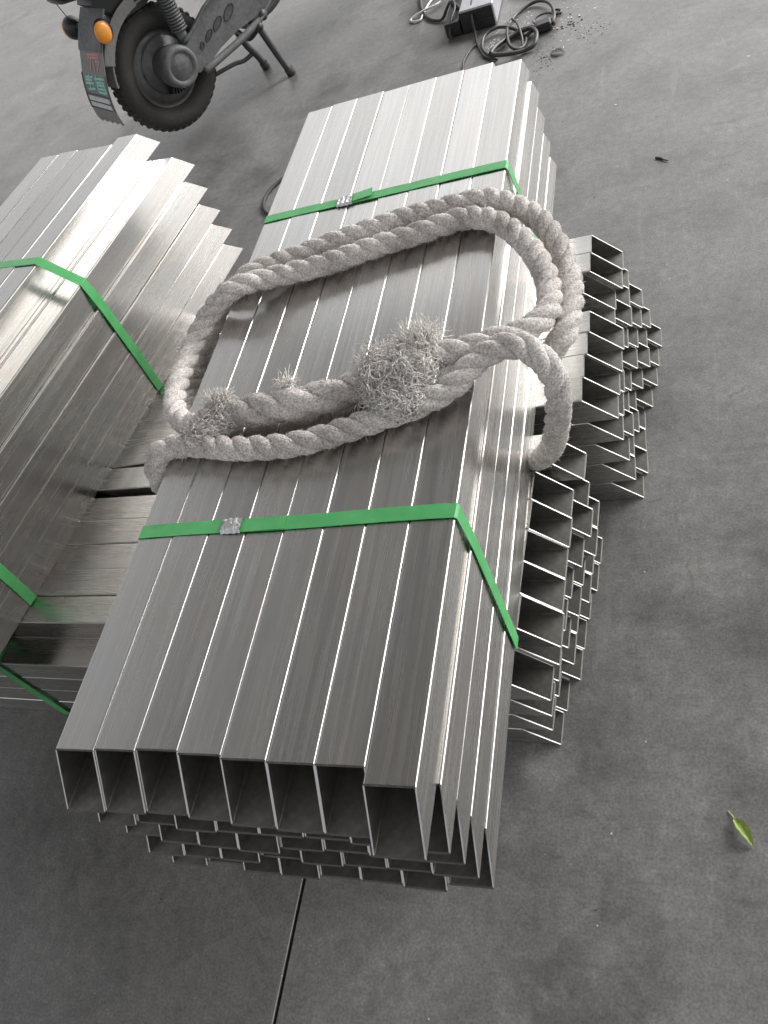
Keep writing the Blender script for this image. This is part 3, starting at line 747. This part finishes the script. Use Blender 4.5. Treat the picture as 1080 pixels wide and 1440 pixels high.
def zz(pts, z, amp=0.0):
    return [(x, y, z+amp*abs(math.sin(i*1.3))) for i, (x, y) in enumerate(pts)]
cord([(.045, 2.7, .05), (.04, 2.62, .066), (.041, 2.55, .050), (.043, 2.53, .016), (.0480, 2.50, .006), (.055, 2.466, .005), (.0753, 2.40, .006), (.095, 2.36, .005), (.13, 2.33, .005)], .0038, 'black cord drooping down the front of the grey power box')
cord(zz([(.055, 2.463), (.0368, 2.4379), (.0233, 2.3794), (.0244, 2.3465), (.035, 2.28), (.06, 2.20)], .0045), .0028, 'thin grey cord curving from the power box to under the tube ends')
big = [(.1118, 2.3475), (.0805, 2.4066), (.0774, 2.4728), (.1042, 2.501), (.1375, 2.4997), (.1803, 2.4633), (.2092, 2.4106), (.2093, 2.3618), (.1902, 2.3382), (.1664, 2.3723), (.1532, 2.4432), (.1512, 2.5099), (.1679, 2.5745), (.1985, 2.6088), (.2275, 2.6133), (.2582, 2.586), (.2825, 2.5328), (.2912, 2.4687), (.275, 2.43)]
cord([(x, y, .006+.010*math.sin(i*.5)**2) for i, (x, y) in enumerate(big)], .0048, 'black cord in one big open loop and a smaller curl beside the plug')
c2 = [(.1125, 2.3402), (.1258, 2.3882), (.1577, 2.4335), (.1881, 2.455), (.2173, 2.4449), (.241, 2.4061), (.2469, 2.3678), (.2385, 2.3383), (.215, 2.3312), (.1846, 2.3209), (.1427, 2.3203), (.12, 2.3361), (.115, 2.38), (.15, 2.425), (.19, 2.44), (.235, 2.44)]
cord([(x, y, .008+.012*math.cos(i*.6)**2) for i, (x, y) in enumerate(c2)], .0062, 'thickest black cord coiled low against the far ends of the tubes')
cord([(.1623, 2.5223, .02), (.180, 2.485, .022), (.1899, 2.4473, .024), (.2007, 2.3984, .012), (.204, 2.36, .006)], .0038, 'short black cord crossing inside the big loop')
cord(zz([(.2781, 2.5315), (.2957, 2.5316), (.3089, 2.5122), (.2972, 2.5011), (.2894, 2.517)], .005), .0036, 'little hooked cord tail right of the big loop')
cord(zz([(.1, 2.80), (.16, 2.72), (.24, 2.66), (.27, 2.70), (.22, 2.80), (.3, 2.66), (.31, 2.62)], .008, .01), .004, 'black cord bunched at the top edge behind the big loop')
cord([(-.20, 2.93, .006), (-.1922, 2.8944, .006), (-.1738, 2.8163, .006), (-.1439, 2.7462, .006), (-.1128, 2.7083, .006), (-.0861, 2.6982, .008), (-.065, 2.7196, .03), (-.045, 2.70, .05), (-.02, 2.66, .05), (.0, 2.62, .046)], .0048, 'black cord looping out left of the power box')
cord([(-.02, 2.84, .075), (-.06, 2.845, .05), (-.1047, 2.8381, .012), (-.1238, 2.811, .012), (-.1639, 2.7939, .013), (-.2078, 2.7789, .005), (-.2000, 2.755, .005), (-.1868, 2.7501, .005), (-.1704, 2.7497, .005), (-.1675, 2.7805, .005), (-.1542, 2.8633, .005), (-.12, 2.93, .005)], .0036, 'white cord crossing over the black loop, left of the power box', WHITEC)
for i, (x, y) in enumerate(((.0, 0), (.012, .02), (.03, .03))):
    pass
cord([(-.03, 2.76, .06), (-.035, 2.70, .062), (-.02, 2.63, .058), (-.03, 2.57, .045), (-.038, 2.545, .02), (-.03, 2.535, .006)], .0034, 'black cord lying over the black block at the left of the power box')
pl = thing('plug', 'chunky black plug at the end of the looped cords, right of the coil', 'plug', (.265, 2.436, 0), .15, 'cords lying by the power box')
b = MB(); b.box((-.026, -.020, .001), (.020, .020, .026), .005); b.obj('plug_body', PLAST, pl)
b = MB(); b.box((.0205, -.012, .006), (.030, .012, .020), .003); b.obj('plug_face', RUBBER, pl)
b = MB(); b.tube([Vector((-.026, 0, .013)), Vector((-.045, -.006, .011)), Vector((-.06, -.018, .009))], .0055, 10); b.obj('strain_relief', RUBBER, pl, True)
b = MB(); b.tube([Vector((.0+.030*math.cos(t), .045+.028*math.sin(t), .014)) for t in np.linspace(-1.9, 4.0, 30)], .0028, 8); b.obj('cord_end', CABLE, pl, True)
# dark rubber ring by the main bundle
b = MB()
ringc = (-.405, 1.885)
b.tube([Vector((.118*math.cos(t), .118*math.sin(t), .005)) for t in np.linspace(0, 2*math.pi, 61)], .0052, 8, cap=False)
o = b.obj('hose_ring', RUBBER, None, True); o.location = (ringc[0], ringc[1], 0)
tag(o, 'thin dark rubber ring on the floor half hidden by the middle tube bundle', 'rubber ring')
# leaves
def leaf(name, label, a, bpt, width, fold, mat, curl=.004, stem=.35, lift=.002):
    a = Vector((*a, 0)); e = Vector((*bpt, 0)); L = (e-a).length; ang = math.atan2(e.y-a.y, e.x-a.x)
    root = thing(name, label, 'leaf', a, ang)
    n = 16; vs = []; fs = []
    for i in range(n+1):
        q = i/n; x = L*(stem+(1-stem)*q); w_ = width*(math.sin(math.pi*q**.8))**.8*(1-.15*q)
        z0 = lift+curl*math.sin(q*math.pi)
        for j in range(-3, 4):
            tj = j/3; s_ = fold[0] if j > 0 else fold[1]
            vs.append((x, w_*tj*math.cos(s_)+.0004*math.sin(q*23+j), z0+abs(w_*tj)*math.sin(s_)+.0004*math.sin(q*31+j*2)))
    for i in range(n):
        for j in range(6): k = i*7+j; fs.append((k, k+1, k+8, k+7))
    V2 = [(x, y, z-.0003) for x, y, z in vs]; m_ = len(vs)
    mesh_obj('blade', vs+V2, fs+[tuple(m_+q for q in reversed(f)) for f in fs], mat, root, True)
    b = MB(); b.tube([Vector((L*q, .0012*math.sin(q*5), .0012+lift*min(1, q*2)+curl*.9*math.sin(max(0, (q-stem)/(1-stem))*math.pi))) for q in np.linspace(0, .96, 14)], np.linspace(.0009, .0004, 14), 6)
    b.obj('stem', STEMM, root, True); return root
STEMM = simple('pale_stem', (.42, .45, .22), .6, 0, 300, .15)
leaf('fallen_leaf', 'small fresh green leaf folded along its rib, alone on the floor at the right', (.6296, .1859), (.6564, .1432), .0105, (.55, 1.0), LEAF, .004, .22)
leaf('fallen_leaf', 'dark dried leaf on the floor right of the cord coil', (.2862, 2.2841), (.330, 2.262),   .013, (.25, .15), LEAFD, .005, .05)
b = MB(); P = [Vector((x, y, .0025)) for x, y in ((0, 0), (.010, -.006), (.018, -.016), (.027, -.022))]; b.tube(P, [.0022, .0028, .0016, .0012], 6)
o = b.obj('twig', DIRT, None, True); o.location = (.5626, 1.6589, 0); tag(o, 'tiny dark twig lying on the open floor right of the middle bundle', 'twig')
# grit: pale crumbs and dirt near the cords, a few elsewhere
def crumbs(name, mat, spots):
    b = MB()
    for (x, y, r) in spots:
        vs = []
        for k in range(6):
            t = 2*math.pi*k/6+random.random(); vs.append((x+r*math.cos(t)*random.uniform(.6, 1.2), y+r*math.sin(t)*random.uniform(.6, 1.2), .0002))
        vs.append((x, y, r*random.uniform(.3, .9)))
        b.add(vs, [(k, (k+1) % 6, 6) for k in range(6)])
    o = b.obj(name, mat); o['kind'] = 'stuff'; return o
R_ = random.Random(5)
pale = [(R_.gauss(.17, .035), R_.gauss(2.50, .05), R_.uniform(.0008, .004)) for _ in range(120)]+[(R_.gauss(.105, .02), R_.gauss(2.42, .03), R_.uniform(.001, .005)) for _ in range(90)]
pale += [(R_.gauss(.34, .035), R_.gauss(2.50, .09), R_.uniform(.0008, .0048)) for _ in range(60)]+[(R_.uniform(-.9, 1.0), R_.uniform(-.2, 3.2), R_.uniform(.0005, .0016)) for _ in range(120)]
pale += [(.78, 2.0, .006), (.47, 1.93, .004), (.88, 1.72, .005), (.55, 2.15, .003)]
crumbs('pale_grit', DUST, pale)
dark = [(R_.gauss(.27, .018), R_.gauss(2.27, .045), R_.uniform(.0008, .003)) for _ in range(90)]+[(R_.gauss(.40, .03), R_.gauss(2.36, .035), R_.uniform(.0006, .0025)) for _ in range(90)]
dark += [(R_.gauss(.33, .02), R_.gauss(2.42, .02), R_.uniform(.001, .005)) for _ in range(30)]+[(R_.uniform(-.9, 1.1), R_.uniform(-.2, 3.4), R_.uniform(.0004, .0018)) for _ in range(150)]
crumbs('dark_grit', DIRT, dark)
